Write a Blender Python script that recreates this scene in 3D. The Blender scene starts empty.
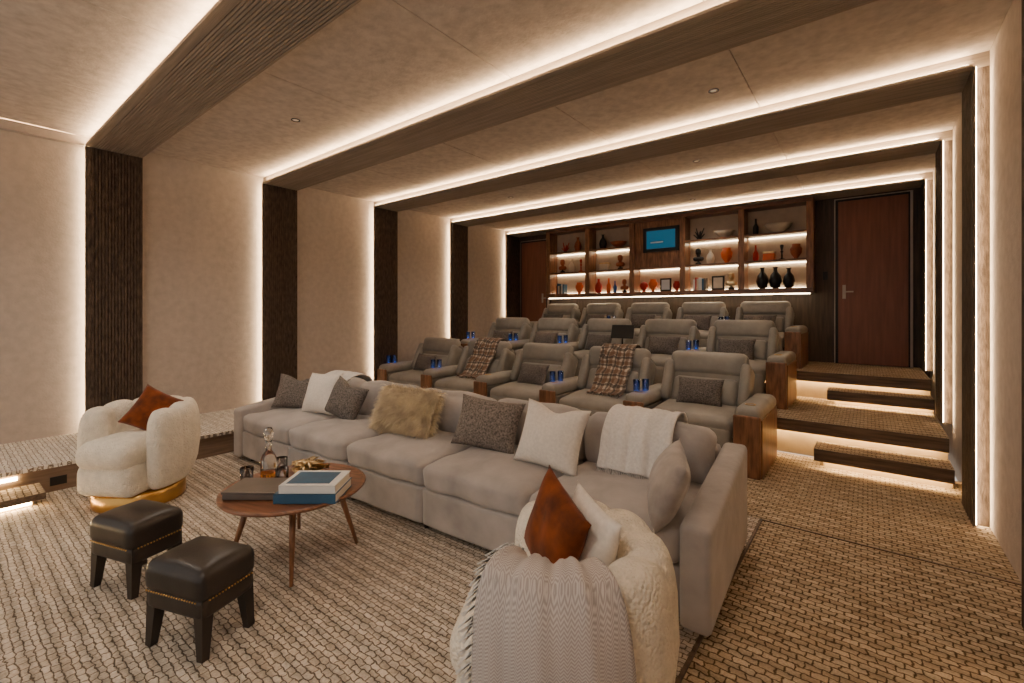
import bpy, bmesh, math, random
from mathutils import Vector, Matrix
random.seed(7)
rad=math.radians
C=bpy.context.scene.collection

def lin(c):
    return tuple(((v/255)/12.92 if v/255<=0.04045 else ((v/255+0.055)/1.055)**2.4) for v in c)

# ---------------------------------------------------------------- materials
def newmat(name):
    m=bpy.data.materials.new(name); m.use_nodes=True
    nt=m.node_tree; b=nt.nodes['Principled BSDF']
    return m,nt,b
def M(name,col,rough=.6,metal=0,nscale=8,namt=.12,bscale=80,bstr=0,bdist=.004,stretch=(1,1,1),sheen=0,voro=False,spec=.5):
    m,nt,b=newmat(name); L=nt.links
    c=lin(col)
    tc=nt.nodes.new('ShaderNodeTexCoord'); mp=nt.nodes.new('ShaderNodeMapping')
    mp.inputs['Scale'].default_value=stretch
    L.new(tc.outputs['Object'],mp.inputs['Vector'])
    n=nt.nodes.new('ShaderNodeTexNoise'); n.inputs['Scale'].default_value=nscale; n.inputs['Detail'].default_value=5
    L.new(mp.outputs[0],n.inputs['Vector'])
    r=nt.nodes.new('ShaderNodeValToRGB')
    r.color_ramp.elements[0].position=.3; r.color_ramp.elements[1].position=.7
    r.color_ramp.elements[0].color=tuple(max(0,v*(1-namt*1.6)) for v in c)+(1,)
    r.color_ramp.elements[1].color=tuple(min(1,v*(1+namt*1.6)) for v in c)+(1,)
    L.new(n.outputs['Fac'],r.inputs[0]); L.new(r.outputs[0],b.inputs['Base Color'])
    b.inputs['Roughness'].default_value=rough; b.inputs['Metallic'].default_value=metal
    b.inputs['Specular IOR Level'].default_value=spec
    if sheen: b.inputs['Sheen Weight'].default_value=sheen
    if bstr:
        if voro:
            t=nt.nodes.new('ShaderNodeTexVoronoi'); o='Distance'
        else:
            t=nt.nodes.new('ShaderNodeTexNoise'); o='Fac'; t.inputs['Detail'].default_value=3
        t.inputs['Scale'].default_value=bscale
        L.new(mp.outputs[0],t.inputs['Vector'])
        bp=nt.nodes.new('ShaderNodeBump'); bp.inputs['Strength'].default_value=bstr; bp.inputs['Distance'].default_value=bdist
        if voro: bp.invert=True
        L.new(t.outputs[o],bp.inputs['Height']); L.new(bp.outputs[0],b.inputs['Normal'])
    return m
def EM(name,col,s,base=(.8,.7,.5,1)):
    m,nt,b=newmat(name)
    b.inputs['Base Color'].default_value=base
    b.inputs['Emission Color'].default_value=col+(1,); b.inputs['Emission Strength'].default_value=s
    return m
def GLASS(name,col,rough=.02):
    m,nt,b=newmat(name); b.inputs['Base Color'].default_value=col+(1,)
    b.inputs['Transmission Weight'].default_value=1; b.inputs['Roughness'].default_value=rough; b.inputs['IOR'].default_value=1.45
    return m
def CARPET(name,ca,cb,cm,roth=0,bw=.05,rh=.028,wmix=.3,mort=.0035,bd=.006):
    m,nt,b=newmat(name); L=nt.links
    tc=nt.nodes.new('ShaderNodeTexCoord'); mp=nt.nodes.new('ShaderNodeMapping')
    mp.inputs['Rotation'].default_value=(0,0,roth)
    L.new(tc.outputs['Object'],mp.inputs['Vector'])
    dn=nt.nodes.new('ShaderNodeTexNoise'); dn.inputs['Scale'].default_value=30
    L.new(mp.outputs[0],dn.inputs['Vector'])
    mx=nt.nodes.new('ShaderNodeMixRGB'); mx.blend_type='LINEAR_LIGHT'; mx.inputs[0].default_value=.014
    L.new(mp.outputs[0],mx.inputs[1]); L.new(dn.outputs['Color'],mx.inputs[2])
    br=nt.nodes.new('ShaderNodeTexBrick'); br.inputs['Scale'].default_value=1
    br.inputs['Brick Width'].default_value=bw; br.inputs['Row Height'].default_value=rh
    br.inputs['Mortar Size'].default_value=mort; br.inputs['Mortar Smooth'].default_value=.8
    br.inputs['Color1'].default_value=lin(ca)+(1,); br.inputs['Color2'].default_value=lin(cb)+(1,); br.inputs['Mortar'].default_value=lin(cm)+(1,)
    L.new(mx.outputs[0],br.inputs['Vector'])
    wv=nt.nodes.new('ShaderNodeTexWave'); wv.bands_direction='Y'; wv.inputs['Scale'].default_value=.314/(rh*3)
    wv.inputs['Distortion'].default_value=.8; wv.inputs['Detail Scale'].default_value=8
    L.new(mx.outputs[0],wv.inputs['Vector'])
    m2=nt.nodes.new('ShaderNodeMixRGB'); m2.blend_type='MULTIPLY'; m2.inputs[0].default_value=wmix
    L.new(br.outputs['Color'],m2.inputs[1]); L.new(wv.outputs['Color'],m2.inputs[2])
    n2=nt.nodes.new('ShaderNodeTexNoise'); n2.inputs['Scale'].default_value=110
    L.new(tc.outputs['Object'],n2.inputs['Vector'])
    m3=nt.nodes.new('ShaderNodeMixRGB'); m3.blend_type='OVERLAY'; m3.inputs[0].default_value=.45
    L.new(m2.outputs[0],m3.inputs[1]); L.new(n2.outputs['Fac'],m3.inputs[2])
    L.new(m3.outputs[0],b.inputs['Base Color'])
    b.inputs['Roughness'].default_value=.95; b.inputs['Specular IOR Level'].default_value=.1
    bp=nt.nodes.new('ShaderNodeBump'); bp.inputs['Strength'].default_value=.8; bp.inputs['Distance'].default_value=bd; bp.invert=True
    L.new(br.outputs['Fac'],bp.inputs['Height']); L.new(bp.outputs[0],b.inputs['Normal'])
    return m
def PLAID(name,base,l1,l2,sc,t1=.8,t2=.93,dirs=('X','Z')):
    m,nt,b=newmat(name); L=nt.links
    tc=nt.nodes.new('ShaderNodeTexCoord')
    out=None
    prev=lin(base)+(1,)
    for d,c,thr in ((dirs[0],l1,t1),(dirs[1],l1,t1),(dirs[0],l2,t2),(dirs[1],l2,t2)):
        w=nt.nodes.new('ShaderNodeTexWave'); w.bands_direction=d; w.inputs['Scale'].default_value=sc
        w.inputs['Phase Offset'].default_value=0 if c==l1 else 2.5
        w.inputs['Distortion'].default_value=2.5; w.inputs['Detail Scale'].default_value=3
        L.new(tc.outputs['Object'],w.inputs['Vector'])
        g=nt.nodes.new('ShaderNodeMath'); g.operation='GREATER_THAN'; g.inputs[1].default_value=thr
        L.new(w.outputs['Fac'],g.inputs[0])
        h=nt.nodes.new('ShaderNodeMath'); h.operation='MULTIPLY'; h.inputs[1].default_value=.7
        L.new(g.outputs[0],h.inputs[0])
        x=nt.nodes.new('ShaderNodeMixRGB'); L.new(h.outputs[0],x.inputs[0])
        if out is None: x.inputs[1].default_value=prev
        else: L.new(out,x.inputs[1])
        x.inputs[2].default_value=lin(c)+(1,); out=x.outputs[0]
    L.new(out,b.inputs['Base Color']); b.inputs['Roughness'].default_value=.95
    return m
def HERR(name,c1,c2):
    m,nt,b=newmat(name); L=nt.links
    tc=nt.nodes.new('ShaderNodeTexCoord'); sp=nt.nodes.new('ShaderNodeSeparateXYZ'); L.new(tc.outputs['Object'],sp.inputs[0])
    def mt(op,a,bv=None):
        n=nt.nodes.new('ShaderNodeMath'); n.operation=op
        for i,v in enumerate((a,bv)):
            if v is None: continue
            if isinstance(v,(int,float)): n.inputs[i].default_value=v
            else: L.new(v,n.inputs[i])
        return n.outputs[0]
    zig=mt('PINGPONG',sp.outputs['X'],.009)
    s=mt('ADD',mt('ADD',sp.outputs['Z'],sp.outputs['Y']),zig)
    f=mt('SINE',mt('MULTIPLY',s,800))
    f=mt('MULTIPLY',mt('ADD',f,1),.5)
    x=nt.nodes.new('ShaderNodeMixRGB'); L.new(f,x.inputs[0]); x.inputs[1].default_value=lin(c1)+(1,); x.inputs[2].default_value=lin(c2)+(1,)
    L.new(x.outputs[0],b.inputs['Base Color']); b.inputs['Roughness'].default_value=.95; b.inputs['Specular IOR Level'].default_value=.1
    bp=nt.nodes.new('ShaderNodeBump'); bp.inputs['Strength'].default_value=.35; bp.inputs['Distance'].default_value=.0015
    L.new(f,bp.inputs['Height']); L.new(bp.outputs[0],b.inputs['Normal'])
    return m

m_wall=M('wall_fabric',(184,173,163),.95,nscale=14,namt=.05,bscale=60,bstr=.6,bdist=.005,spec=0)
m_ceil=M('ceiling_plaster',(188,177,167),.95,nscale=14,namt=.09,bscale=45,bstr=.6,bdist=.006,spec=0)
m_beam=M('ribbed_wood_taupe',(150,137,124),.7,nscale=4,namt=.12,stretch=(.5,10,10),bscale=20,bstr=.3,spec=.2)
m_pil=M('ribbed_wood_dark',(78,66,57),.7,nscale=10,namt=.28,stretch=(4,4,1.2),bscale=24,bstr=.6,bdist=.008,spec=.2)
m_back=M('back_wall_wood',(78,63,51),.55,nscale=5,namt=.25,stretch=(6,6,.5))
m_door=M('door_mahogany',(132,82,62),.4,nscale=4,namt=.10,stretch=(7,7,.5))
m_walnut=M('walnut',(128,86,62),.35,nscale=5,namt=.3,stretch=(1,8,8))
m_walv=M('walnut_vertical',(136,94,66),.4,nscale=5,namt=.3,stretch=(7,7,1))
m_fascia=M('fascia_wood',(96,78,64),.5,nscale=5,namt=.3,stretch=(.6,6,8))
m_fasl=M('ledge_fascia_wood',(124,104,88),.6,nscale=5,namt=.2,stretch=(6,.6,8))
m_riser=M('riser_glow_tan',(172,150,118),.8,namt=.06)  # wood riser, colour lightened to carry the glow under the nosing
m_frame=M('door_frame_steel',(184,172,158),.4,namt=.05)
m_carp=CARPET('carpet_main',(224,213,198),(200,186,168),(120,106,92),wmix=.32)
m_carp2=CARPET('carpet_aisle',(210,190,162),(182,160,132),(104,86,64),wmix=.3,bw=.06,rh=.036,mort=.005,bd=.009)
m_carpl=CARPET('carpet_ledge',(246,241,232),(224,215,202),(140,128,116),wmix=.15)
m_sofa=M('sofa_velvet',(170,164,161),.85,nscale=5,namt=.12,bscale=22,bstr=.3,bdist=.012,sheen=.3)
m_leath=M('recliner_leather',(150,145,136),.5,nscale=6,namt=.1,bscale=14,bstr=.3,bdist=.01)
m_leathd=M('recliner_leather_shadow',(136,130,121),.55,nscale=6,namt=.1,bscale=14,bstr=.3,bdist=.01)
m_boucle=M('boucle_cream',(242,233,217),.95,nscale=20,namt=.05,bscale=85,bstr=.8,bdist=.010,voro=True,spec=.1)
m_brass=M('brass',(210,165,95),.28,metal=1,namt=.05)
m_black=M('stool_leather',(38,32,29),.38,nscale=6,namt=.25,bscale=90,bstr=.25,bdist=.002)
m_dwood=M('stool_wood',(44,36,31),.4,nscale=6,namt=.3)
m_tweed=M('tweed_grey',(110,103,98),.95,nscale=90,namt=.4,bscale=120,bstr=.6,bdist=.004)
m_tweedl=M('tweed_light',(120,111,104),.95,nscale=80,namt=.4,bscale=120,bstr=.6,bdist=.004)
m_grey=M('grey_velvet',(158,151,148),.8,nscale=10,namt=.15,sheen=.4,bscale=30,bstr=.2)
m_cream=M('cream_linen',(236,228,218),.9,nscale=60,namt=.05,bscale=150,bstr=.3,bdist=.002)
m_fur=M('long_fur',(240,220,192),.8,nscale=10,namt=.15,spec=.1)
m_rust=M('rust_velvet',(112,52,14),.75,nscale=12,namt=.35,sheen=.1,spec=.2)
m_throw=M('throw_white_knit',(238,234,230),.95,nscale=60,namt=.06,bscale=60,bstr=.7,bdist=.006)
m_herr=HERR('throw_herringbone',(200,193,190),(162,155,153))
m_plaid=PLAID('throw_patterned',(204,190,172),(112,80,60),(58,52,50),3.2,t1=.66,t2=.84)
m_paper=M('paper',(235,228,215),.8,namt=.03)
m_teal=M('book_teal',(50,92,124),.4,namt=.1)
m_white=M('book_white',(230,230,228),.5,namt=.03)
m_tray=M('tray_dark',(100,92,86),.4,namt=.1)
m_gold=M('gold',(215,190,145),.35,metal=1,namt=.2,bscale=40,bstr=.3)
m_blk=M('black_ceramic',(22,20,20),.3,namt=.1)
m_red=M('red_lacquer',(186,34,20),.35,namt=.1)
m_orange=M('orange_ceramic',(224,100,28),.35,namt=.1)
m_bluec=M('blue_ceramic',(40,90,170),.35,namt=.1)
m_terra=M('terracotta',(160,84,50),.6,namt=.2)
m_ivory=M('ivory_ceramic',(222,208,186),.5,namt=.06)
m_shelfb=M('shelf_back_panel',(196,178,156),.8,namt=.05)
m_glass=GLASS('clear_glass',(.95,.95,.95)); m_blue=GLASS('blue_glass',(.55,.7,1.0),.1)
m_amber=GLASS('amber_liquor',(.8,.35,.08))
m_dark=M('dark_plastic',(26,24,24),.5,namt=.05)
m_screen=EM('window_blue',(.02,.24,.42),.32,(.01,.03,.05,1))
m_tabs=EM('tablet_display',(.25,.3,.35),.35,(.02,.02,.03,1))
m_bglow=EM('tumbler_blue_light',(.06,.28,1.0),1.5,(.02,.08,.4,1))
WARM=(1.0,.72,.43)
m_led=EM('led_warm',WARM,76)
m_ledv=EM('led_warm_wall',WARM,54)
m_leds=EM('led_step',(1,.68,.32),56)
m_ledsh=EM('led_shelf',(1,.78,.50),19)
m_down=EM('fill_lamp_face',(1,.8,.6),.3)  # faint glow on the face of the added fill lamps

# ---------------------------------------------------------------- mesh helpers
def mesh(name,vs,fs,smooth=False):
    me=bpy.data.meshes.new(name); me.from_pydata([tuple(v) for v in vs],[],fs); me.update()
    if smooth:
        for p in me.polygons: p.use_smooth=True
    return me
def frombm(bm,name,smooth=False):
    me=bpy.data.meshes.new(name); bmesh.ops.recalc_face_normals(bm,faces=bm.faces); bm.to_mesh(me); bm.free()
    if smooth:
        for p in me.polygons: p.use_smooth=True
    return me
def O(name,me,mat,loc=(0,0,0),rot=(0,0,0),scale=(1,1,1),parent=None):
    if len(me.materials)==0: me.materials.append(mat)
    o=bpy.data.objects.new(name,me); C.objects.link(o)
    if me.materials[0]!=mat:
        o.material_slots[0].link='OBJECT'; o.material_slots[0].material=mat
    o.location=loc; o.rotation_euler=rot; o.scale=scale
    if parent: o.parent=parent
    return o
def E(name,loc=(0,0,0),rz=0,scale=(1,1,1)):
    e=bpy.data.objects.new(name,None); C.objects.link(e); e.location=loc; e.rotation_euler=(0,0,rz); e.scale=scale
    e.empty_display_size=.1
    return e
def boxme(x0,x1,y0,y1,z0,z1,bev=0,seg=2):
    bm=bmesh.new(); bmesh.ops.create_cube(bm,size=1)
    for v in bm.verts:
        v.co=Vector(((x0+x1)/2+v.co.x*(x1-x0),(y0+y1)/2+v.co.y*(y1-y0),(z0+z1)/2+v.co.z*(z1-z0)))
    if bev: bmesh.ops.bevel(bm,geom=list(bm.edges),offset=bev,segments=seg,profile=.5,affect='EDGES')
    return frombm(bm,'box',bev>0.02)
def B(name,x0,x1,y0,y1,z0,z1,mat,bev=0,parent=None):
    cx,cy,cz=(x0+x1)/2,(y0+y1)/2,(z0+z1)/2
    me=boxme(x0-cx,x1-cx,y0-cy,y1-cy,z0-cz,z1-cz,bev)
    if mat in (m_carp,m_carp2,m_carpl,m_beam,m_pil):
        me=boxme(x0,x1,y0,y1,z0,z1,bev); cx=cy=cz=0
    return O(name,me,mat,(cx,cy,cz),parent=parent)
def cushion(sx,sy,sz,r=.05,pt=0,pf=0,n=11,wob=0,seed=0):
    bm=bmesh.new(); bmesh.ops.create_cube(bm,size=2)
    bmesh.ops.subdivide_edges(bm,edges=list(bm.edges),cuts=n,use_grid_fill=True)
    h=Vector((sx/2,sy/2,sz/2)); rr=min(r,min(h)*.98)
    rnd=random.Random(seed); ph=[rnd.random()*6 for _ in range(4)]
    for v in bm.verts:
        p=v.co.copy()
        q=Vector([math.copysign(abs(c)**.75,c) if abs(c)<1 else c for c in p])
        w=Vector([q[i]*h[i] for i in range(3)])
        c=Vector([max(-(h[i]-rr),min(h[i]-rr,w[i])) for i in range(3)])
        d=w-c
        if d.length>1e-6: w=c+d.normalized()*rr
        if pt and p.z>0: w.z+=pt*(1-q.x**2)*(1-q.y**2)*(p.z)
        if pf: w.y+=math.copysign(1,p.y)*pf*(1-q.x**2)*(1-q.z**2)*abs(p.y)
        if wob: w+=Vector((math.sin(w.z*23+ph[0])*wob,math.sin(w.x*17+ph[1]+w.z*9)*wob,math.sin(w.x*13+ph[2]+w.y*19)*wob))
        v.co=w
    return frombm(bm,'cushion',True)
def pillow(w,h,t,n=18,seed=0,chop=0):
    rnd=random.Random(seed); vs=[];fs=[]
    a=[rnd.random()*6 for _ in range(5)]
    for s in (-1,1):
        for j in range(n+1):
            for i in range(n+1):
                u=2*i/n-1; v=2*j/n-1
                x=w/2*u*(1-.09*(1-v*v)*abs(u)); z=h/2*v*(1-.09*(1-u*u)*abs(v))
                if chop: z-=chop*h*math.exp(-(u*2.6)**2)*max(0,v)
                th=t/2*max(0,(1-abs(u)**2.6))**.55*max(0,(1-abs(v)**2.6))**.55
                th*=1+.10*math.sin(3*u+a[0])*math.sin(3*v+a[1])+.04*math.sin(9*u+4*v+a[2])
                if chop: th*=1-.3*math.exp(-(u*3)**2)*max(0,v)
                vs.append((x,s*th,z))
    k=(n+1)**2
    for s in (0,1):
        for j in range(n):
            for i in range(n):
                q=[s*k+j*(n+1)+i,s*k+j*(n+1)+i+1,s*k+(j+1)*(n+1)+i+1,s*k+(j+1)*(n+1)+i]
                fs.append(q if s==0 else q[::-1])
    bm=bmesh.new(); me=mesh('p',vs,fs); bm.from_mesh(me)
    bmesh.ops.remove_doubles(bm,verts=bm.verts,dist=.0004)
    return frombm(bm,'pillow',True)
def lathe(prof,seg=28,flute=0):
    vs=[];fs=[]
    for r,z in prof:
        for k in range(seg):
            a=2*math.pi*k/seg; rr=r*(1+flute*math.cos(a*8)) 
            vs.append((rr*math.cos(a),rr*math.sin(a),z))
    for j in range(len(prof)-1):
        for k in range(seg):
            fs.append((j*seg+k,j*seg+(k+1)%seg,(j+1)*seg+(k+1)%seg,(j+1)*seg+k))
    fs.append(tuple(range(seg))[::-1]); fs.append(tuple((len(prof)-1)*seg+k for k in range(seg)))
    return mesh('lathe',vs,fs,True)
def tapered(p0,p1,r0,r1,seg=12,square=False):
    p0=Vector(p0);p1=Vector(p1); d=(p1-p0).normalized()
    a=d.cross(Vector((0,1,0)) if abs(d.y)<.9 else Vector((1,0,0))).normalized(); b=d.cross(a)
    vs=[];
    for p,r in ((p0,r0),(p1,r1)):
        for k in range(seg):
            t=2*math.pi*(k+.5)/seg
            vs.append(p+a*math.cos(t)*r+b*math.sin(t)*r)
    fs=[(k,(k+1)%seg,seg+(k+1)%seg,seg+k) for k in range(seg)]+[tuple(range(seg))[::-1],tuple(range(seg,2*seg))]
    bm=bmesh.new(); me=mesh('t',vs,fs); bm.from_mesh(me)
    return frombm(bm,'taper',seg>6)
def resample(pts,n):
    P=[Vector(p) for p in pts]; L=[0]
    for i in range(1,len(P)): L.append(L[-1]+(P[i]-P[i-1]).length)
    out=[]
    for k in range(n+1):
        d=L[-1]*k/n; i=1
        while i<len(P)-1 and L[i]<d: i+=1
        t=(d-L[i-1])/(L[i]-L[i-1]); 
        p0=P[max(i-2,0)];p1=P[i-1];p2=P[i];p3=P[min(i+1,len(P)-1)]
        out.append(.5*((2*p1)+(p2-p0)*t+(2*p0-5*p1+4*p2-p3)*t*t+(3*p1-p0-3*p2+p3)*t**3))
    return out
def drape(prof,width,amp=.012,nw=30,nl=44,radial=None,seed=0,fringe=0,thick=.012,skew=0,taper=0,fr_n=None,side_fr=0):
    rnd=random.Random(seed); ph=[rnd.random()*6 for _ in range(4)]
    P=resample(prof,nl); vs=[];fs=[]
    def pt(u,j):
        p=P[j]; q=P[min(j+1,nl)]-P[max(j-1,0)]
        nrm=Vector((q.y,-q.x)); nrm.normalize()
        f=abs(j/nl-.5)*2
        off=amp*(math.sin(u*9+ph[0]+j*.06)+.6*math.sin(u*21+ph[1]-j*.05))*(.25+.75*f)
        pp=p+nrm*off
        x=u*width/2*(1-taper*f)+skew*(j/nl-.5)
        if radial:
            al=u*radial/2+skew*(j/nl-.5)
            return Vector((pp.x*math.sin(al),pp.x*math.cos(al),pp.y))
        return Vector((x,pp.x,pp.y))
    for j in range(nl+1):
        for i in range(nw+1):
            vs.append(pt(2*i/nw-1,j))
    for j in range(nl):
        for i in range(nw):
            a=j*(nw+1)+i; fs.append((a,a+1,a+nw+2,a+nw+1))
    me=mesh('drape',vs,fs,True)
    bm=bmesh.new(); bm.from_mesh(me)
    bmesh.ops.solidify(bm,geom=list(bm.faces),thickness=thick)
    def strand(p,d):
        e=p+d; w=.0028
        ring=[]
        for q in (p,e):
            ring.append([bm.verts.new(q+Vector((w*math.cos(t),w*math.sin(t),0))) for t in (0,2.1,4.2)])
        for k in range(3):
            bm.faces.new((ring[0][k],ring[0][(k+1)%3],ring[1][(k+1)%3],ring[1][k]))
    if fringe:
        nf=fr_n or int(width*110)
        for end in (0,nl):
            o=pt(0,end)-pt(0,end-1 if end else 1)
            for i in range(nf):
                u=2*(i+.5)/nf-1
                strand(pt(u,end),o.normalized()*fringe*rnd.uniform(.8,1.1)+Vector((rnd.uniform(-.01,.01),rnd.uniform(-.008,.008),-.3*fringe*rnd.random())))
    if side_fr:
        bm2=bmesh.new()
        sv=bm
        for j in range(2,nl-1):
            for s in range(3):
                u=side_fr
                p=pt(u,j); d=(pt(u,j)-pt(u*.9,j)).normalized()*.045*rnd.uniform(.7,1.1)+Vector((0,0,-.045))
                q=p+Vector((rnd.uniform(-.006,.006),rnd.uniform(-.006,.006),rnd.uniform(-.006,.006)))
                e=q+d; w=.0032; ring=[]
                for r in (q,e): ring.append([bm2.verts.new(r+Vector((w*math.cos(t),0,w*math.sin(t)))) for t in (0,2.1,4.2)])
                for k in range(3): bm2.faces.new((ring[0][k],ring[0][(k+1)%3],ring[1][(k+1)%3],ring[1][k]))
        return frombm(sv,'drape',True),frombm(bm2,'fringe',True)
    return frombm(bm,'drape',True)

# ---------------------------------------------------------------- room shell
XL,XR=-6.35,.66; PXL,PXR=-6.27,.57; YF,D=-1.6,8.3
ZB,ZC=3.16,3.26
Z1,Z2=.37,.71; Y1,Y2=5.45,6.88
PY=[1.02,2.74,4.46,6.18,7.88]; PW=.42
B('floor',XL-.1,XR+.1,YF,Y1+.05,-.1,0,m_carp2)
B('floor_rug_area',XL+.02,-.6,YF,3.62,0,.012,m_carp)
B('trim_1',-.6,-.585,YF,3.62,0,.014,m_fascia)
B('trim_2',-.6,XR-.002,3.62,3.635,0,.005,m_fascia)
B('wall_left',XL-.12,XL,YF,D+.1,-.1,3.4,m_wall)
B('wall_right',XR,XR+.12,YF,D+.1,-.1,3.4,m_wall)
B('wall_back',XL-.1,XR+.1,D,D+.12,-.1,3.4,m_back)
def tier(name,y0,y1,zb,zt):
    e=E(name,(0,0,0))
    a,b=PXL+.01,PXR-.01
    B('body',a,b,y0+.09,y1,zb,zt-.03,m_riser,parent=e)
    B('nosing_lip',a,b,y0,y0+.018,zt-.125,zt-.002,m_fascia,.004,parent=e)
    B('carpet_top',a,b,y0+.012,y1,zt-.03,zt,m_carp2,parent=e)
    B('led',a+.05,b-.05,y0+.03,y0+.055,zt-.105,zt-.09,m_leds,parent=e)
    return e
tier('tier_platform',Y1,D-.002,.0,Z1)
tier('tier_platform',Y2,D-.002,Z1,Z2)
def step(x0,x1,y0,y1,zb,zt,name='carpeted_step'):
    e=E(name)
    B('body',x0+.07,x1,y0+.10,y1,zb,zt-.03,m_riser,parent=e)
    B('lip',x0,x1,y0,y0+.018,zt-.115,zt-.002,m_fascia,.004,parent=e)
    B('side_lip',x0,x0+.018,y0+.018,y1,zt-.115,zt-.002,m_fascia,.004,parent=e)
    B('carpet_top',x0+.01,x1-.002,y0+.01,y1,zt-.03,zt,m_carp2,parent=e)
    B('led',x0+.06,x1-.02,y0+.03,y0+.055,zt-.095,zt-.08,m_leds,parent=e)
    return e
step(-.40,.56,Y1-.32,Y1-.004,0.001,.185)
step(-.38,.56,Y2-.32,Y2-.004,Z1+.001,.54)
e=E('ledge_platform')
B('body',XL+.002,-5.22,YF,4.1,0,.21,m_fasl,parent=e)
B('carpet_top',XL+.002,-5.20,YF,4.1,.21,.24,m_carpl,parent=e)
B('led',-5.22,-5.205,YF,.42,.165,.19,m_leds,parent=e)
B('outlet_plate',-5.219,-5.214,.60,.70,.06,.13,m_dark,.001,parent=e)
e=E('carpeted_step')
B('body',-5.17,-4.95,YF,.48,.012,.09,m_riser,parent=e)
B('lip',-4.875,-4.86,YF,.54,.07,.119,m_fascia,.004,parent=e)
B('side_lip',-5.17,-4.875,.525,.54,.07,.119,m_fascia,.004,parent=e)
B('carpet_top',-5.17,-4.865,YF,.535,.09,.12,m_carp2,parent=e)
B('led',-4.95,-4.935,YF,.47,.03,.06,m_leds,parent=e)

e=E('ceiling')
B('backing',XL-.1,XR+.1,YF,D+.1,ZC+.03,ZC+.15,m_pil,parent=e)
for k in range(6):
    y0=YF if k==0 else PY[k-1]+PW; y1=PY[k] if k<5 else D
    if y1-y0<.05: continue
    nx=5; w=(XR-XL)/nx
    for i in range(nx):
        x0=XL+i*w; x1=x0+w
        me=boxme(x0+.003,x1-.003,y0,y1,ZC,ZC+.035,.003,2)
        O('panel',me,m_ceil,parent=e)
def comb(W,n,dep,groove=.014):
    p=W/n
    pts=[(0,dep),(0,0)]
    for i in range(n):
        a=i*p
        if i: pts.append((a+.14*p,groove)); pts.append((a+.2*p,0))
        pts.append((a+.84*p if i<n-1 else W,0))
        if i<n-1: pts.append((a+.9*p,groove))
    pts.append((W,dep))
    return pts
def extrude(pts,f,w0,w1):
    n=len(pts); vs=[f(u,v,w0) for u,v in pts]+[f(u,v,w1) for u,v in pts]
    fs=[(i,(i+1)%n,n+(i+1)%n,n+i) for i in range(n)]+[tuple(range(n))[::-1],tuple(range(n,2*n))]
    bm=bmesh.new(); bm.from_mesh(mesh('x',vs,fs))
    return frombm(bm,'extr')
LP=.045
for k,y in enumerate(PY):
    w=PW if k<4 else D-y-.002
    zb=.24 if y<4.0 else (0 if y<Y1-.4 else Z1)
    if k==3: zb=Z1
    if k==4: zb=Z2
    zr=0 if y<Y1-.5 else (Z1 if k==3 else Z2)
    e=E('ceiling_beam')
    O('beam_body',extrude(comb(w,20,ZC+.03-ZB,.009),lambda u,v,t:(t,y+u,ZB+v),XL+.002,XR-.002),m_beam,parent=e)
    B('cove_lip',PXL+.0,PXR-.0,y-LP,y+.002,ZB,ZB+.02,m_beam,parent=e)
    B('led_tape',PXL+.02,PXR-.02,y-LP+.012,y-.004,ZB+.021,ZB+.025,m_led,parent=e)
    e=E('wall_pillar')
    O('pillar_body',extrude(comb(w,16,PXL-XL-.002,.009),lambda u,v,t:(PXL-v,y+u,t),zb+.002,ZB-.001),m_pil,parent=e)
    B('cove_lip',PXL-.015,PXL,y-LP,y+.002,zb+.002,ZB-.001,m_pil,parent=e)
    B('led_tape',PXL-.020,PXL-.016,y-LP+.012,y-.004,zb+.01,ZB,m_ledv,parent=e)
    e=E('wall_pillar')
    O('pillar_body',extrude(comb(w,16,XR-PXR-.002,.009),lambda u,v,t:(PXR+v,y+u,t),zr+.002,ZB-.001),m_pil,parent=e)
    B('cove_lip',PXR,PXR+.015,y-LP,y+.002,zr+.002,ZB-.001,m_pil,parent=e)
    B('led_tape',PXR+.016,PXR+.020,y-LP+.012,y-.004,zr+.01,ZB,m_ledv,parent=e)
e=E('cove_trim')
B('lip',XL+.06,XL+.08,YF,PY[0]-.05,ZB+.02,ZB+.09,m_wall,parent=e); B('led_tape',XL+.052,XL+.058,YF,PY[0]-.06,ZB+.04,ZB+.07,m_led,parent=e)
B('shelf',XL+.002,XL+.08,YF,PY[0]-.05,ZB+.005,ZB+.02,m_wall,parent=e)
def fill_lamp(x,y,power):  # added fill light for the room, dressed as a small ceiling fitting
    e=E('fill_lamp',(x,y,ZC))
    O('ring',lathe([(.04,0),(.04,-.005),(.03,-.005),(.028,0)],20),m_dark,parent=e)
    O('lens',lathe([(.027,.0),(.001,-.001)],20),m_down,(0,0,-.001),parent=e)
    l=bpy.data.lights.new('spot','SPOT'); l.energy=power; l.color=(1,.86,.71); l.spot_size=rad(150); l.spot_blend=.9; l.shadow_soft_size=.25
    o=bpy.data.objects.new('lamp',l); C.objects.link(o); o.location=(0,0,-.03); o.parent=e
for x,y,p in ((-4.4,.0,105),(-.9,-.2,115),(-4.2,2.1,82),(-.98,3.9,62),(-4.4,5.6,62),(-1.6,5.6,45),(-2.2,7.5,34)):
    fill_lamp(x,y,p)

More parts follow.
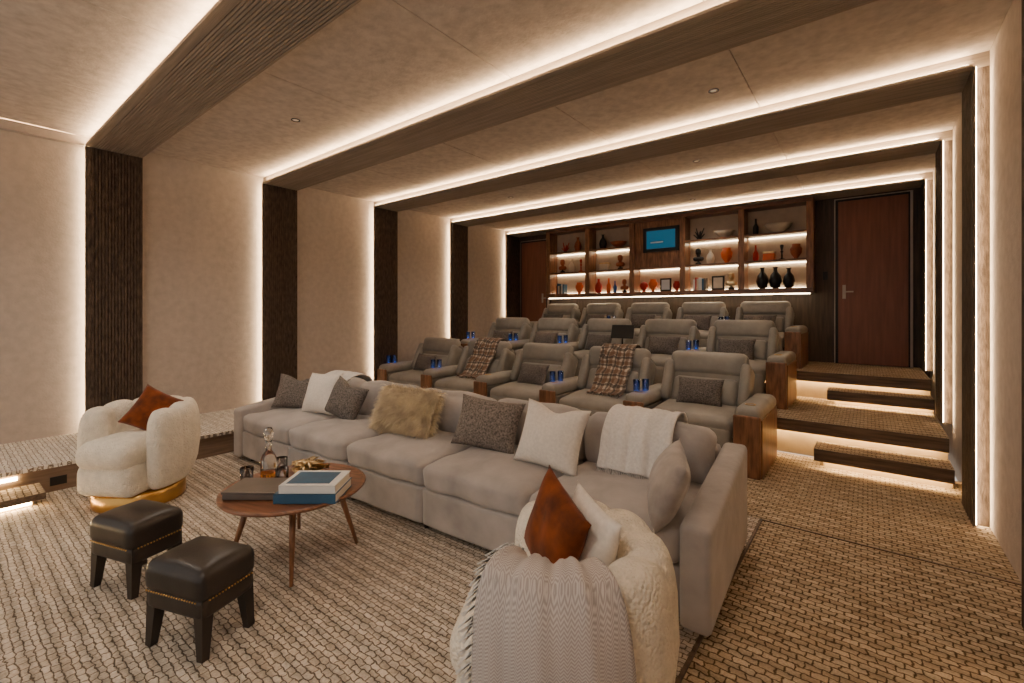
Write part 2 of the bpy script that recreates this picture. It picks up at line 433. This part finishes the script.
# ---------------------------------------------------------------- back wall
sx0,sx1=-5.28,-.67; sz0,sz1=1.80,3.1; sy=D-.32; e=E('display_shelf')
B('back_panel',sx0,sx1,D-.02,D-.002,sz0,sz1,m_shelfb,parent=e)
bw=(sx1-sx0)/5
for i in range(6):
    x=sx0+i*bw
    t=.045
    B('divider',x-t,x+t,sy,D-.02,sz0,sz1,m_walv,.003,parent=e)
B('top',sx0-.045,sx1+.045,sy-.005,D-.02,sz1,sz1+.058,m_walnut,.003,parent=e)
B('bottom',sx0-.045,sx1+.045,sy-.005,D-.02,sz0-.05,sz0+.03,m_walnut,.003,parent=e)
B('led_under',sx0,sx1,sy+.03,sy+.05,sz0-.065,sz0-.052,m_ledsh,parent=e)
rows=[1.83,2.27,2.69]
for i in range(5):
    x0=sx0+i*bw+.045; x1=x0+bw-.09
    zs=rows[1:] if i!=2 else [2.27]
    for z in zs:
        B('shelf_board',x0,x1,sy+.01,D-.02,z-.03,z,m_walnut,.002,parent=e)
        B('shelf_led',x0+.02,x1-.02,D-.05,D-.035,z-.042,z-.031,m_ledsh,parent=e)
    B('shelf_led',x0+.02,x1-.02,D-.045,D-.03,sz0+.032,sz0+.045,m_ledsh,parent=e)
    if i==2:
        B('window_panel',x0,x1,sy+.06,sy+.08,2.27,sz1,m_walv,parent=e)
        B('window_frame',x0+.16,x1-.02,sy+.04,sy+.062,2.54,2.98,m_dark,.003,parent=e)
        B('window_glass',x0+.23,x1-.09,sy+.03,sy+.041,2.60,2.92,m_screen,parent=e)
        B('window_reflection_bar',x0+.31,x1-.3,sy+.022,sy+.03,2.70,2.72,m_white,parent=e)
def decor(kind,bay,fx,row,s=1,mat=None,rz=0):
    x=sx0+bay*bw+.1+fx*(bw-.2); z=rows[row]+.001; y=D-.19
    P={'vase':[(.03,0),(.06,.02),(.075,.1),(.06,.17),(.025,.22),(.022,.26),(.035,.28)],
       'bottle_vase':[(.035,0),(.045,.03),(.045,.14),(.018,.2),(.015,.28),(.02,.285)],
       'bowl':[(.04,0),(.05,.01),(.12,.06),(.16,.11),(.15,.11),(.1,.06),(.02,.025)],
       'urn':[(.04,0),(.03,.02),(.08,.1),(.09,.17),(.06,.22),(.065,.25),(.055,.25)],
       'orb':[(.03,0),(.04,.01),(.02,.03),(.06,.06),(.08,.11),(.06,.16),(.015,.19)],
       'candlestick':[(.05,0),(.05,.015),(.015,.03),(.012,.12),(.025,.14),(.012,.16),(.03,.24),(.02,.26)]}
    if kind in P:
        O({'orb':'sculpture_orb'}.get(kind,kind),lathe(P[kind],24),mat,(x,y,z),scale=(s,s,s))
    elif kind=='books':
        g=E('book_row',(x,y,z)); xx=-.12
        for j in range(7):
            w=random.uniform(.022,.045); h=random.uniform(.16,.23)
            B('book',xx,xx+w-.002,-.07,.07,0,h,random.choice([m_teal,m_white,m_red,m_tray,m_ivory,m_terra]),.002,parent=g); xx+=w
    elif kind=='frame':
        g=E('picture_frame',(x,y,z),0); 
        o=B('frame',-.11*s,.11*s,-.01,.01,0,.26*s,m_dark,.003,parent=g); B('print',-.08*s,.08*s,-.014,-.0101,.03,.23*s,mat or m_ivory,parent=g)
    elif kind=='bust':
        g=E('bust_sculpture',(x,y,z),0,(s,s,s))
        O('base',lathe([(.05,0),(.05,.03),(.02,.045),(.02,.07)],20),m_blk,parent=g)
        O('shoulders',cushion(.17,.09,.08,.04),mat,(0,0,.1),parent=g)
        O('neck',lathe([(.03,0),(.027,.06)],16),mat,(0,0,.12),parent=g)
        O('head',cushion(.085,.1,.12,.045,n=7),mat,(0,-.005,.22),parent=g)
        O('nose',tapered((0,-.05,.23),(0,-.068,.205),.006,.012),mat,parent=g)
    elif kind=='cluster':
        g=E('coral_sculpture',(x,y,z),0)
        for j in range(7):
            a=j*.9; O('branch',tapered((0,0,.01),(.09*math.sin(a),.04*math.cos(a),.15+.06*math.sin(j*2.1)),.014,.008),mat,parent=g)
        O('base',lathe([(.06,0),(.05,.02),(.001,.03)],16),m_blk,parent=g)
    elif kind=='camera_box':
        g=E('decorative_box',(x,y,z),0)
        B('body',-.09*s,.09*s,-.06,.06,0,.12*s,mat,.01,parent=g); B('lid',-.095*s,.095*s,-.065,.065,.12*s,.15*s,m_gold,.006,parent=g)
for a in [('books',0,.25,0),('urn',0,.8,0,.9,m_orange),('bust',0,.25,1,1,m_terra),('vase',0,.55,1,.9,m_ivory),('candlestick',0,.85,1,1,m_red),
          ('cluster',0,.35,2,1.2,m_red),('vase',0,.75,2,1,m_terra),
          ('vase',1,.12,0,1,m_red),('bottle_vase',1,.42,0,1,m_orange),('bottle_vase',1,.6,0,.8,m_bluec),('bust',1,.87,0,.9,m_terra),
          ('camera_box',1,.3,1,1,m_ivory),('bust',1,.75,1,1,m_terra),('vase',1,.25,2,1,m_dark),('bowl',1,.7,2,1,m_terra),
          ('orb',2,.12,0,1,m_red),('urn',2,.36,0,.9,m_orange),('frame',2,.68,0,.9,m_white),('urn',2,.95,0,.7,m_red),
          ('books',3,.25,0),('frame',3,.62,0,.9,m_ivory),('bust',3,.9,0,1,m_gold),('bust',3,.18,1,1,m_dark),('vase',3,.45,1,.9,m_ivory),('urn',3,.8,1,1,m_orange),
          ('cluster',3,.2,2,1,m_dark),('bowl',3,.75,2,1,m_ivory),
          ('vase',4,.25,0,1.2,m_blk),('vase',4,.5,0,1.2,m_blk),('vase',4,.75,0,1.1,m_blk),('bottle_vase',4,.12,1,.9,m_red),('camera_box',4,.38,1,.9,m_orange),('candlestick',4,.62,1,.9,m_dark),('urn',4,.88,1,.9,m_terra),
          ('bowl',4,.55,2,1.2,m_ivory),('bottle_vase',4,.12,2,.9,m_dark)]:
    decor(*a)
def door(name,x0,x1,z0,z1,hx):
    e=E(name)
    B('jamb',x0-.05,x1+.05,D-.05,D-.002,z0,z1+.05,m_frame,.003,parent=e)
    B('reveal',x0-.035,x1+.02,D-.055,D-.05,z0,z1+.035,m_dark,parent=e)
    B('leaf',x0,x1,D-.075,D-.055,z0+.008,z1,m_door,.003,parent=e)
    B('handle_plate',hx-.02,hx+.02,D-.082,D-.075,z0+.95,z0+1.15,m_frame,.002,parent=e)
    B('lever',hx-.01,hx+.11,D-.11,D-.095,z0+1.04,z0+1.06,m_frame,.004,parent=e)
    B('lever_stem',hx-.008,hx+.008,D-.1,D-.08,z0+1.042,z0+1.058,m_frame,parent=e)
door('door_1',-.34,.44,Z2,3.08,-.27)
door('door_2',-6.15,-5.5,Z2,3.0,-5.58)
B('wall_switch',-.53,-.47,D-.012,D-.002,1.95,2.07,m_dark,.002)

# ---------------------------------------------------------------- recliners
r_seat=cushion(.76,.70,.20,.06,pt=.035)
r_foot=cushion(.74,.14,.32,.05,pf=.015)
r_back=cushion(.78,.20,.58,.07,pf=.02)
r_lumb=cushion(.62,.12,.30,.055,pf=.03)
r_head=cushion(.76,.17,.27,.075,pf=.025)
r_wing=cushion(.10,.26,.46,.045,n=7)
r_base=boxme(-.37,.37,-.38,.3,.02,.2,.01)
r_arm=cushion(.21,.92,.14,.06,pt=.01)
r_armb=boxme(-.095,.095,-.42,.40,.03,.5,.015)
r_armf=boxme(-.105,.105,-.455,-.42,.03,.56,.012)
r_arms=boxme(-.012,.012,-.44,.38,.03,.53,.006)
r_cup=lathe([(.042,.0),(.045,.006),(.035,.006),(.034,-.0)],20)
tumbler=lathe([(.030,0),(.032,.002),(.036,.12),(.033,.12),(.029,.008),(.001,.008)],20)
tliq=lathe([(.028,.0),(.031,.06),(.001,.061)],20)
lump=[pillow(.46,.30,.14,seed=s) for s in (1,2,3)]
def recliner(x,y,z,w,zs,left_end,right_end,throw=False,cushionm=m_tweed,tilt=-27):
    e=E('recliner_chair',(x,y,z+.001),0,(w,1,zs))
    O('base',r_base,m_dark,(0,0,-.02),parent=e)
    O('footrest',r_foot,m_leath,(0,-.40,.24),(rad(-6),0,0),parent=e)
    O('seat',r_seat,m_leath,(0,-.10,.38),(rad(3),0,0),parent=e)
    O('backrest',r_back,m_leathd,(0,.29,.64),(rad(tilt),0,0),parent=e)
    O('lumbar',r_lumb,m_leath,(0,.17,.60),(rad(tilt),0,0),parent=e)
    O('headrest',r_head,m_leath,(0,.335,.865),(rad(tilt+9),0,0),parent=e)
    for s in (-1,1): O('wing',r_wing,m_leath,(s*.37,.24,.66),(rad(tilt),0,0),parent=e)
    arms=[.5]+([-.5] if left_end else [])
    for a in arms:
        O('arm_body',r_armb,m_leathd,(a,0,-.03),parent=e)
        O('arm_pad',r_arm,m_leath,(a,.0,.53),parent=e)
        O('arm_front',r_armf,m_walv,(a,-.02,-.03),parent=e)
        O('cup_ring',r_cup,m_brass,(a,-.3,.603),parent=e)
    if right_end: O('side_panel',r_arms,m_walv,(.602,0,-.03),parent=e)
    if left_end: O('side_panel',r_arms,m_walv,(-.602,0,-.03),parent=e)
    if throw:
        me=drape([(.56,.58),(.545,.9),(.50,.985),(.40,1.025),(.30,1.0),(.22,.9),(.175,.80),(.08,.70),(.0,.60),(-.08,.53),(-.2,.515)],.42,amp=.009,seed=int(-x*10),fringe=.05,taper=.08,skew=.06)
        O('throw_blanket',me,m_plaid,(x+.02,y,z),(0,0,0),(w,1,zs))
    else:
        O('lumbar_pillow',random.choice(lump),cushionm,(x+random.uniform(-.03,.03),y-.01,z+.625*zs),(rad(-24),0,random.uniform(-.08,.08)))
def row(xr,y,z,sp,zs,throws):
    for i in range(5):
        x=xr-.1*sp-sp*(i+.5)
        recliner(x,y,z,sp,zs,i==4,i==0,i in throws)
def glassware(x,y,z):
    e=E('blue_tumbler',(x,y,z))
    O('glass',tumbler,m_blue,parent=e); O('water',tliq,m_bglow,(0,0,.01),parent=e)
row(-.74,4.93,0,1.06,1.03,(1,3))
row(-.72,6.38,Z1,.985,.99,())
row(-.70,7.58,Z2,.91,.92,())
for xr,y,z,sp,zs,lst in ((-.74,4.93,0,1.06,1.03,(1,2,4,5)),(-.72,6.38,Z1,.985,.99,(1,3,4,5)),(-.70,7.58,Z2,.91,.92,(1,3))):
    for i in lst:
        xx=xr-.1*sp-sp*i
        glassware(xx-.03,y-.3,z+.612*zs); glassware(xx+.045,y-.24,z+.618*zs)
def tablet(x,y,z):
    e=E('tablet_stand',(x,y,z),rad(14))
    B('foot',-.05,.05,-.04,.05,-.012,.0,m_dark,.003,parent=e)
    O('stem',tapered((0,.02,0),(0,.03,.12),.009,.009),m_dark,parent=e)
    o=B('tablet',-.16,.16,-.006,.006,-.11,.11,m_dark,.004,parent=e); o.location=(0,.03,.19); o.rotation_euler=(rad(-32),0,0)
    o=B('tablet_screen',-.145,.145,-.001,.001,-.095,.095,m_tabs,parent=e); o.location=(0,.03-.0068,.19-.0042); o.rotation_euler=(rad(-32),0,0)
tablet(-.72-.0985-.985*2,6.15,Z1+.622)
# small side table at the left end of the second row
e=E('side_table',(-6.06,6.0,Z1+.001))
O('top',lathe([(.13,.50),(.14,.51),(.14,.525),(.001,.526)],32),m_walnut,parent=e)
O('stem',lathe([(.02,.02),(.018,.5)],16),m_brass,parent=e)
O('foot',lathe([(.11,0),(.11,.012),(.02,.025)],28),m_brass,parent=e)
e=E('tumbler_glass',(-6.09,5.97,Z1+.530)); O('glass',lathe([(.032,0),(.036,.002),(.038,.085),(.035,.085),(.032,.012),(.001,.012)],20),m_glass,parent=e)
e=E('table_box',(-6.0,6.03,Z1+.530)); B('body',-.04,.04,-.03,.03,0,.05,m_tray,.004,parent=e); B('lid',-.043,.043,-.033,.033,.05,.06,m_gold,.002,parent=e)

# ---------------------------------------------------------------- sofa
SX,SY,SR=-2.78,2.50,rad(3.0)
S=E('sectional_sofa',(SX,SY,0.015),SR)
Lh=2.22; armw=.14; mw=(2*Lh-2*armw)/5
for i in range(5):
    x=-Lh+armw+mw*(i+.5)
    O('base_module',cushion(mw-.006,.98,.25,.02,n=9,wob=.002,seed=i),m_sofa,(x,-.02,.165),parent=S)
    O('seat_cushion',cushion(mw-.006,.80,.17,.05,pt=.03,pf=.012,wob=.006,seed=i+9),m_sofa,(x,-.12,.365),parent=S)
    O('back_frame',cushion(mw-.004,.16,.58,.04,n=9,wob=.002),m_sofa,(x,.46,.33),parent=S)
    O('back_cushion',cushion(mw-.006,.24,.36,.09,pt=.02,pf=.03,wob=.007,seed=i+20),m_sofa,(x,.29,.575),(rad(-12),0,0),parent=S)
def armme(w):
    bm=bmesh.new(); bmesh.ops.create_cube(bm,size=1)
    for v in bm.verts:
        y=v.co.y; 
        v.co=Vector((v.co.x*w, y*1.08, .03 if v.co.z<0 else (.50 if y<0 else .63)))
    bmesh.ops.bevel(bm,geom=list(bm.edges),offset=.03,segments=3,profile=.5,affect='EDGES')
    return frombm(bm,'arm',True)
for s in (-1,1): O('arm',armme(armw),m_sofa,(s*(Lh-armw/2),.01,0),parent=S)
for x in (-2,-1.2,-.4,.4,1.2,2.0):
    for y in (-.44,.44): O('foot',lathe([(.02,0),(.028,.05)],12),m_dwood,(x,y,-.002),parent=S)
def onsofa(lx,ly,z):
    c,s=math.cos(SR),math.sin(SR); return (SX+lx*c-ly*s,SY+lx*s+ly*c,z)
def tp(name,lx,ly,w,h,t,mat,tilt=-22,rz=0,roll=0,z=None,seed=1,chop=0):
    zz=.475+h/2*math.cos(rad(tilt)) if z is None else z
    return O(name,pillow(w,h,t,seed=seed,chop=chop),mat,onsofa(lx,ly,zz),(rad(tilt),rad(roll),SR+rad(rz)))
tp('throw_pillow',-1.88,-.06,.46,.36,.15,m_tweed,rz=30,roll=4,seed=1,chop=.12)
tp('throw_pillow',-1.46,-.04,.44,.42,.16,m_cream,rz=10,roll=-3,seed=2)
tp('throw_pillow',-1.08,-.04,.46,.36,.16,m_tweed,rz=0,roll=12,seed=3,chop=.1)
tp('throw_pillow',.58,-.01,.56,.38,.17,m_tweedl,rz=4,roll=2,seed=5)
tp('throw_pillow',1.16,-.08,.48,.42,.17,m_cream,rz=-2,roll=3,seed=6,chop=.1)
tp('throw_pillow',1.97,-.30,.54,.34,.16,m_grey,tilt=-24,rz=-72,roll=0,seed=7,z=.615)
fw,fh,ft=.66,.36,.18
pm=pillow(fw,fh,ft,seed=4)
F=E('fur_pillow',onsofa(-.24,-.05,.475+.18)); F.rotation_euler=(rad(-24),0,SR)
O('pillow_core',pm,m_fur,parent=F)
rnd=random.Random(3); vs=[];fs=[]
polys=[p for p in pm.polygons]; areas=[p.area for p in polys]
for p in rnd.choices(polys,areas,k=14000):
    c=Vector(p.center)+Vector((rnd.uniform(-.018,.018),0,rnd.uniform(-.012,.012)))
    n=Vector(p.normal); 
    if n.y*c.y<0: n=-n
    d=(n*.7+Vector((rnd.uniform(-.7,.7),0,rnd.uniform(-1.0,.4)))).normalized()
    l=rnd.uniform(.04,.085); sd=d.cross(Vector((rnd.random(),rnd.random(),rnd.random()))).normalized()*.0026
    mid=c+d*l*.55; tip=c+d*l+Vector((rnd.uniform(-.01,.01),0,-.02))
    k=len(vs); vs+=[c-sd,c+sd,mid+sd*.8,mid-sd*.8,tip]
    fs+=[(k,k+1,k+2,k+3),(k+3,k+2,k+4)]
O('fur_strands',mesh('fur',vs,fs),m_fur,parent=F)
me=drape([(.64,.30),(.62,.5),(.60,.66),(.5,.775),(.36,.81),(.22,.79),(.11,.70),(.05,.58),(-.0,.50)],.44,amp=.014,seed=5,fringe=.09,skew=.05)
O('knit_throw',me,m_throw,onsofa(1.64,0,0.005),(0,0,SR))
me=drape([(.64,.35),(.61,.6),(.54,.74),(.40,.80),(.26,.78),(.14,.72),(.10,.64)],.42,amp=.014,seed=8,fringe=.05,skew=.12)
O('knit_throw',me,m_throw,onsofa(-1.66,0,0.005),(0,0,SR))

# ---------------------------------------------------------------- tub chairs
def tubwall(th=rad(128),R=.30,half=.095,zc=.425,zh=.31,nch=7,nt=190,npf=30):
    vs=[];fs=[]
    for i in range(nt+1):
        a=-th+2*th*i/nt
        ph=(a+th)/(2*th)*nch; c=abs(math.sin(math.pi*ph))**.55
        endf=1.0; d=(th-abs(a))/rad(13)
        if d<1: endf=math.sqrt(max(0.0,1-(1-d)**2))*.98+.02
        hw=half*(.80+.20*c)*endf; front=max(0,(abs(a)-rad(50))/rad(78))
        hh=zh-.02*front**1.5; top=.03*(c-1); zcc=zc-.02*front**1.5
        for j in range(npf):
            b=2*math.pi*j/npf; cb,sb=math.cos(b),math.sin(b)
            x=math.copysign(abs(cb)**.55,cb)*hw; z=math.copysign(abs(sb)**.45,sb)*hh*(.55+.45*endf)
            bulge=.02*(1-(z/hh)**2)
            rr=R+x+(bulge if x>0 else 0)
            if z<0 and x>0: rr-=.05*(z/hh)**2
            zz=zcc+z+(top if z>0 else 0)*abs(sb)
            vs.append((rr*math.sin(a),rr*math.cos(a),zz))
    for i in range(nt):
        for j in range(npf):
            fs.append((i*npf+j,i*npf+(j+1)%npf,(i+1)*npf+(j+1)%npf,(i+1)*npf+j))
    fs.append(tuple(range(npf))); fs.append(tuple(nt*npf+j for j in range(npf))[::-1])
    bm=bmesh.new(); bm.from_mesh(mesh('w',vs,fs)); return frombm(bm,'tub',True)
tub=tubwall()
seatm=cushion(.46,.54,.19,.085,pt=.03); seatb=cushion(.48,.50,.24,.07,pf=.02)
ring=lathe([(.30,0),(.305,.01),(.305,.105),(.28,.115)],48)
def tubchair(x,y,rz,s=1,sz=1):
    e=E('boucle_armchair',(x,y,.013),rz,(s,s,sz))
    O('wall',tub,m_boucle,parent=e)
    O('seat_cushion',seatm,m_boucle,(0,-.09,.40),parent=e)
    O('seat_base',seatb,m_boucle,(0,-.08,.23),parent=e)
    O('swivel_base',ring,m_brass,parent=e)
    return e
C1=(-4.50,1.02); R1=rad(32)
tubchair(*C1,R1,.95,1.02)
C2=(-.83,1.32); R2=rad(-62)
tubchair(*C2,R2,.94,.98)
def local(c,r,p):
    return (c[0]+p[0]*math.cos(r)-p[1]*math.sin(r),c[1]+p[0]*math.sin(r)+p[1]*math.cos(r),p[2])
O('rust_pillow',pillow(.33,.33,.12,seed=9),m_rust,local(C1,R1,(.06,.06,.68)),(rad(-22),rad(28),R1+rad(20)))
O('rust_pillow',pillow(.33,.33,.11,seed=11),m_rust,local(C2,R2,(-.05,-.02,.70)),(rad(-12),rad(16),rad(-32)))
O('cream_pillow',pillow(.31,.31,.10,seed=12),m_cream,local(C2,R2,(-.03,.10,.68)),(rad(-10),rad(6),rad(-34)))
me,fr=drape([(.14,.52),(.16,.62),(.18,.70),(.24,.75),(.30,.762),(.365,.74),(.41,.65),(.428,.5),(.43,.3),(.425,.10)],.50,amp=.012,radial=rad(60),seed=3,skew=-.15,fringe=.04,fr_n=50,side_fr=1)
T_=E('throw_blanket',(C2[0],C2[1],.013),R2-rad(89))
O('blanket_cloth',me,m_herr,parent=T_); O('blanket_fringe',fr,m_throw,parent=T_)

# ---------------------------------------------------------------- stools
def stool(x,y,rz):
    e=E('leather_stool',(x,y,.013),rz,(.9,.9,.97)); w,d=.40,.31
    O('seat_pad',cushion(w,d,.14,.045,pt=.025,n=13),m_black,(0,0,.315),parent=e)
    O('apron',cushion(w-.02,d-.02,.10,.03),m_dwood,(0,0,.22),parent=e)
    for sx in (-1,1):
        for sy in (-1,1):
            O('leg',tapered((sx*(w/2-.05),sy*(d/2-.05),.26),(sx*(w/2-.03),sy*(d/2-.03),0),.046,.025,4),m_dwood,parent=e)
    bm=bmesh.new()
    def nail(p):
        bmesh.ops.create_icosphere(bm,subdivisions=1,radius=.005,matrix=Matrix.Translation(p))
    k=20
    for i in range(k):
        u=-w/2+.04+(w-.08)*i/(k-1)
        for s in (-1,1): nail((u,s*(d/2),.262))
    k=15
    for i in range(k):
        u=-d/2+.04+(d-.08)*i/(k-1)
        for s in (-1,1): nail((s*(w/2),u,.262))
    O('nailheads',frombm(bm,'nails',True),m_brass,parent=e)
stool(-3.14,.70,rad(18)); stool(-2.38,.76,rad(20))

# ---------------------------------------------------------------- coffee table
TX,TY=-2.72,1.36
T=E('coffee_table',(TX,TY,.013),rad(15),(.9,.9,1))
O('top',lathe([(.38,.385),(.44,.40),(.45,.41),(.445,.418),(.425,.42),(.41,.412),(.001,.412)],64),m_walnut,parent=T)
for k in range(4):
    a=rad(45+90*k); 
    O('leg',tapered((.26*math.cos(a),.26*math.sin(a),.39),(.39*math.cos(a),.39*math.sin(a),0),.022,.011,12),m_walv,parent=T)
for k in range(2):
    a=rad(45+90*k); c,s=math.cos(a)*.27,math.sin(a)*.27
    O('stretcher',tapered((c,s,.36),(-c,-s,.36),.016,.016,8),m_walv,parent=T)
zt=.013+.414
def bookstack(x,y,z,rz):
    e=E('book_stack',(x,y,z),rz)
    zz=0
    for w,d,h,mt,dx in ((.34,.26,.052,m_teal,0),(.31,.24,.045,m_white,.01)):
        B('pages',-w/2+.006+dx,w/2-.006+dx,-d/2+.006,d/2-.004,zz+.004,zz+h-.004,m_paper,parent=e)
        B('cover_bottom',-w/2+dx,w/2+dx,-d/2,d/2,zz,zz+.004,mt,.001,parent=e)
        B('cover_top',-w/2+dx,w/2+dx,-d/2,d/2,zz+h-.004,zz+h,mt,.001,parent=e)
        B('spine',-w/2+dx,w/2+dx,-d/2,-d/2+.004,zz,zz+h,mt,.001,parent=e)
        zz+=h
    B('cover_picture',-.12,.12,-.09,.09,zz,zz+.0012,m_teal,parent=e)
bookstack(-2.50,1.36,zt,rad(38))
e=E('serving_tray',(-2.78,1.18,zt),rad(38))
B('base',-.15,.15,-.11,.11,0,.03,m_tray,.004,parent=e); B('lid',-.155,.155,-.115,.115,.032,.045,m_tray,.004,parent=e)
e=E('whiskey_decanter',(-2.96,1.31,zt))
O('body',lathe([(.045,0),(.05,.01),(.05,.12),(.04,.15),(.018,.18),(.016,.23),(.024,.245)],8),m_glass,parent=e)
O('liquor',lathe([(.042,.008),(.044,.06),(.001,.061)],8),m_amber,parent=e)
O('stopper',lathe([(.012,.23),(.012,.25),(.028,.265),(.03,.29),(.02,.32),(.004,.325)],10),m_glass,parent=e)
for p in ((-3.03,1.21),(-2.85,1.34),(-3.05,1.43)):
    e=E('tumbler_glass',(p[0],p[1],zt)); O('glass',lathe([(.032,0),(.036,.002),(.038,.085),(.035,.085),(.032,.012),(.001,.012)],20),m_glass,parent=e)
e=E('gold_leaf_bowl',(-2.84,1.51,zt))
O('dish',lathe([(.03,0),(.04,.008),(.10,.04),(.105,.045),(.095,.042),(.03,.014)],28),m_gold,parent=e)
for k in range(26):
    a=k*2.4; r=.008+.0032*k
    o=O('leaf',pillow(.075,.055,.014,n=6,seed=k),m_gold,(r*math.cos(a),r*math.sin(a),.062+.022*math.sin(k)),(rad(60+20*math.sin(k)),rad(25*math.cos(k)),a),parent=e)

# ---------------------------------------------------------------- world + camera
w=bpy.data.worlds.new('World'); bpy.context.scene.world=w; w.use_nodes=True
bg=w.node_tree.nodes['Background']; bg.inputs[0].default_value=(1,.90,.80,1); bg.inputs[1].default_value=.78
cam=bpy.data.cameras.new('cam'); co=bpy.data.objects.new('camera',cam); C.objects.link(co)
co.location=(0,0,1.48); co.rotation_euler=(rad(90),0,rad(38)); cam.lens=16; cam.sensor_width=36; cam.shift_y=-30.5/1024; cam.clip_start=.01
bpy.context.scene.camera=co
